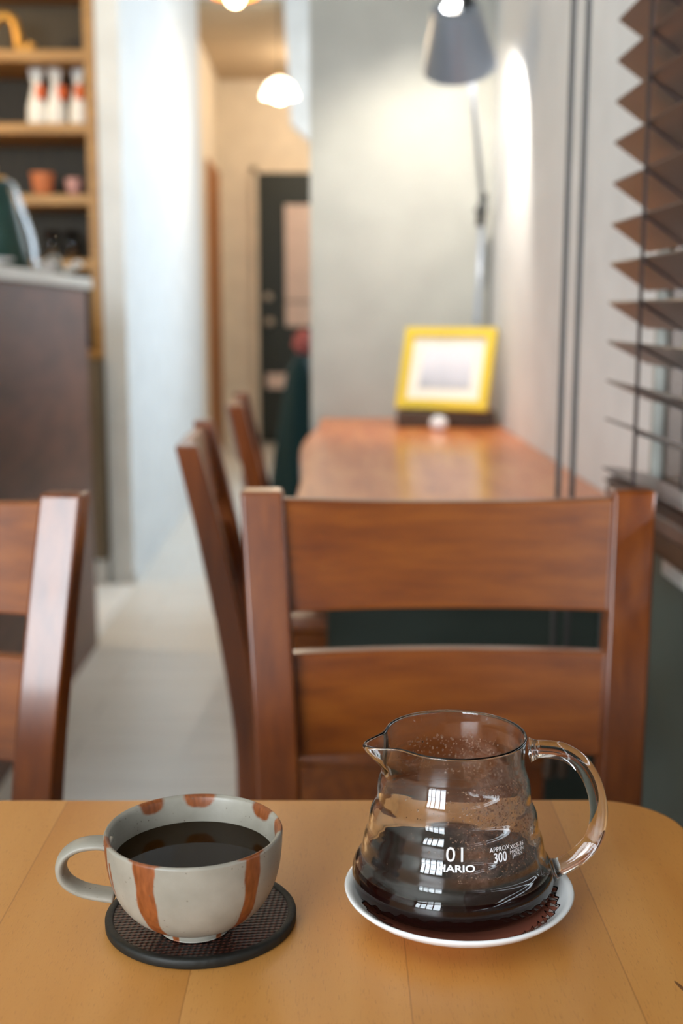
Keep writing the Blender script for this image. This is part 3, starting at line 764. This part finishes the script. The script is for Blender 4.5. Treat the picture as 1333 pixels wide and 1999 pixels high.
gl = thing('glass_server', 'clear ribbed glass coffee server with loop handle, a little coffee inside, on the saucer', 'coffee server', (SX, SY, SZ0))
G0 = [(.0000, .0455), (.0015, .0495), (.0050, .0526), (.0100, .0535), (.0150, .0529), (.0190, .0508), (.0208, .0487), (.0235, .0479), (.0280, .0476), (.0320, .0466), (.0350, .0452), (.0375, .0446), (.0410, .0444), (.0450, .0436), (.0485, .0418), (.0510, .0405), (.0540, .0402), (.0580, .0402), (.0620, .0396), (.0665, .0378), (.0710, .0367), (.0760, .0365), (.0810, .0368), (.0850, .0374), (.0862, .0376)]
gz = np.array([g[0] for g in G0]); gr = np.array([g[1] for g in G0])
def RO(z): return float(np.interp(z, gz, gr))
zs = np.linspace(0, .0862, 110)
ro = np.array([RO(z) for z in zs]); kern = np.array([1, 2, 3, 2, 1]) / 9.
rp = np.pad(ro, 2, mode='edge'); ro = np.convolve(rp, kern, 'valid')
TH = .0016
prof = [(0, .0010)] + [(.040, .0006), (.0440, .0000)] + list(zip(ro, zs)) + [(ro[-1] - .0005, .0870), (ro[-1] - .0013, .0868)] + [(max(r - TH, 0), z) for r, z in list(zip(ro, zs))[::-1] if z > .0030] + [(.0440, .0024), (.040, .0026), (0, .0026)]
SPA = math.radians(196)
def spout(v):
    th = math.atan2(v.co.y, v.co.x); d = (th - SPA + PI) % (2 * PI) - PI
    k = sstep(.060, .0865, v.co.z)
    g = math.exp(-(d / .24) ** 2) * k ** 1.6
    g2 = math.exp(-(d / .55) ** 2) * k
    r = math.hypot(v.co.x, v.co.y)
    if r > 1e-5:
        e = .0125 * g - .0018 * (g2 - g) * (1 if g2 > g else 0)
        v.co.x *= (r + e) / r; v.co.y *= (r + e) / r; v.co.z -= .0012 * g * k
bm = lathe(prof, 192)
for v in bm.verts: spout(v)
link('glass_body', bm, M['glass'], gl, smooth=True)
def gp(px, py, y): p = aty(px, py, y); return Vector((p.x - SX, p.y - SY, p.z - SZ0))
hy = SY - .004
hpth = spline([gp(*p, hy) for p in ((1034, 1463), (1062, 1462), (1100, 1468), (1136, 1492), (1160, 1535), (1169, 1590), (1158, 1637), (1132, 1668), (1102, 1687), (1074, 1698))], 8)
n_ = len(hpth)
rad = [(.0054 + .0022 * max(0, 1 - i / 5) + .0022 * max(0, 1 - (n_ - 1 - i) / 5), .0046 + .0018 * max(0, 1 - i / 5) + .0018 * max(0, 1 - (n_ - 1 - i) / 5)) for i in range(n_)]
link('handle', tube(hpth, rad, 24, ref=(0, 1, 0)), M['glass'], gl, smooth=True)
cz = .0165
cp = [(0, .0028), (.040, .0028), (.0442, .0027)] + [(RO(z) - TH + .0002, z) for z in np.linspace(.0035, cz, 12)] + [(RO(cz) - TH - .0010, cz - .0004), (0, cz - .0004)]
link('coffee', lathe(cp, 128), M['coffee'], gl, smooth=False)
# droplets clinging to the inside of the glass
bm = bmesh.new()
rng = random.Random(3)
for i in range(1500):
    if i < 1150: th = math.radians(rng.gauss(-58, 26)); z = rng.uniform(.026, .070)
    else: th = math.radians(rng.uniform(40, 130)); z = rng.uniform(.050, .074)
    r = RO(z) - TH - .0001; s_ = rng.choice([.00022, .0003, .0003, .0004, .0006])
    m_ = Matrix.Translation((r * math.cos(th), r * math.sin(th), z)) @ Matrix.Rotation(th, 4, 'Z') @ Matrix.Diagonal((.5, 1, 1.15, 1))
    bmesh.ops.create_icosphere(bm, subdivisions=1, radius=s_, matrix=m_)
o = link('droplets', bm, glass('droplet_water', (.80, .62, .5, 1), 1.33), gl, smooth=True); o['kind'] = 'stuff'; o['label'] = 'brown coffee droplets on the inside of the glass'

# steam film on the inside of the glass, thicker on the right
def film():
    t = NT('steam_film'); v = t.coords(); n = t.noise(v, 70, 4, .6); n2 = t.noise(v, 420, 2, .6)
    sep = t.n('ShaderNodeSeparateXYZ'); t.l(v, sep.inputs[0])
    side = t.ramp(t.math('MULTIPLY', t.math('ADD', sep.outputs[0], .01), 22.), [(.05, (.12, .12, .12, 1)), (.45, (1, 1, 1, 1))])
    a = t.ramp(n, [(.35, (.02, .02, .02, 1)), (.62, (.62, .62, .62, 1))])
    a2 = t.ramp(n2, [(.40, (.55, .55, .55, 1)), (.60, (1, 1, 1, 1))])
    hz = t.ramp(t.math('MULTIPLY', sep.outputs[2], 10.), [(.20, (0, 0, 0, 1)), (.30, (1, 1, 1, 1)), (.66, (1, 1, 1, 1)), (.82, (.15, .15, .15, 1))])
    al = t.math('MULTIPLY', t.math('MULTIPLY', a, a2), t.math('MULTIPLY', side, hz))
    t.l(al, t.b.inputs['Alpha']); t.col(lin((180, 132, 108))); t.set(Roughness=.7); return t.m
bm = bmesh.new(); R = []
for z in np.linspace(.022, .080, 40):
    r_ = float(np.interp(z, zs, ro)) - TH - .00025
    R.append([bm.verts.new((r_ * math.cos(a), r_ * math.sin(a), z)) for a in np.linspace(math.radians(-135), math.radians(150), 80)])
for a, b in zip(R, R[1:]):
    for k in range(79): bm.faces.new((a[k], a[k + 1], b[k + 1], b[k]))
o = link('steam_film', bm, film(), gl, smooth=True); o['kind'] = 'stuff'; o['label'] = 'brownish steam film inside the glass'

def text(body, px, py, size, ang_deg, slant=0, bold=0, sx=1.0, ls=1.0):
    cu = bpy.data.curves.new('t', 'FONT'); cu.body = body; cu.size = size; cu.align_x = 'CENTER'; cu.align_y = 'CENTER'
    cu.offset = bold; cu.space_character = ls; cu.resolution_u = 3
    to = bpy.data.objects.new('t', cu); C.objects.link(to)
    bpy.context.view_layer.update()
    me = bpy.data.meshes.new_from_object(to.evaluated_get(bpy.context.evaluated_depsgraph_get()))
    bpy.data.objects.remove(to); bpy.data.curves.remove(cu)
    bm = bmesh.new(); bm.from_mesh(me); bpy.data.meshes.remove(me)
    bmesh.ops.subdivide_edges(bm, edges=[e for e in bm.edges if e.calc_length() > .0012], cuts=2)
    th0 = math.radians(ang_deg - 90)
    p = aty(px, py, SY + .047 * math.sin(th0)); z0 = p.z - SZ0
    for v in bm.verts:
        x, y = v.co.x * sx, v.co.y; z = z0 + y + x * slant
        r = float(np.interp(z, zs, ro)) + .00055; th = th0 + x / .047
        v.co = Vector((r * math.cos(th), r * math.sin(th), z))
    return link('printed_text', bm, M['print'], gl)
text('01', 891, 1674, .0103, -4, sx=1.02, ls=1.12)
text('HARIO', 891, 1698, .0044, -4, bold=.00010, sx=1.42)
text('APPROX', 970, 1661, .0032, 25, sx=1.0)
text('300', 971, 1677, .0068, 25, sx=.80, bold=.0001)
text('XGS-36', 1003, 1653, .0032, 39, sx=1.0)
text('MADE IN', 1004, 1662, .0026, 39, sx=1.0)
text('JAPAN', 1005, 1669, .0026, 39, sx=1.0)
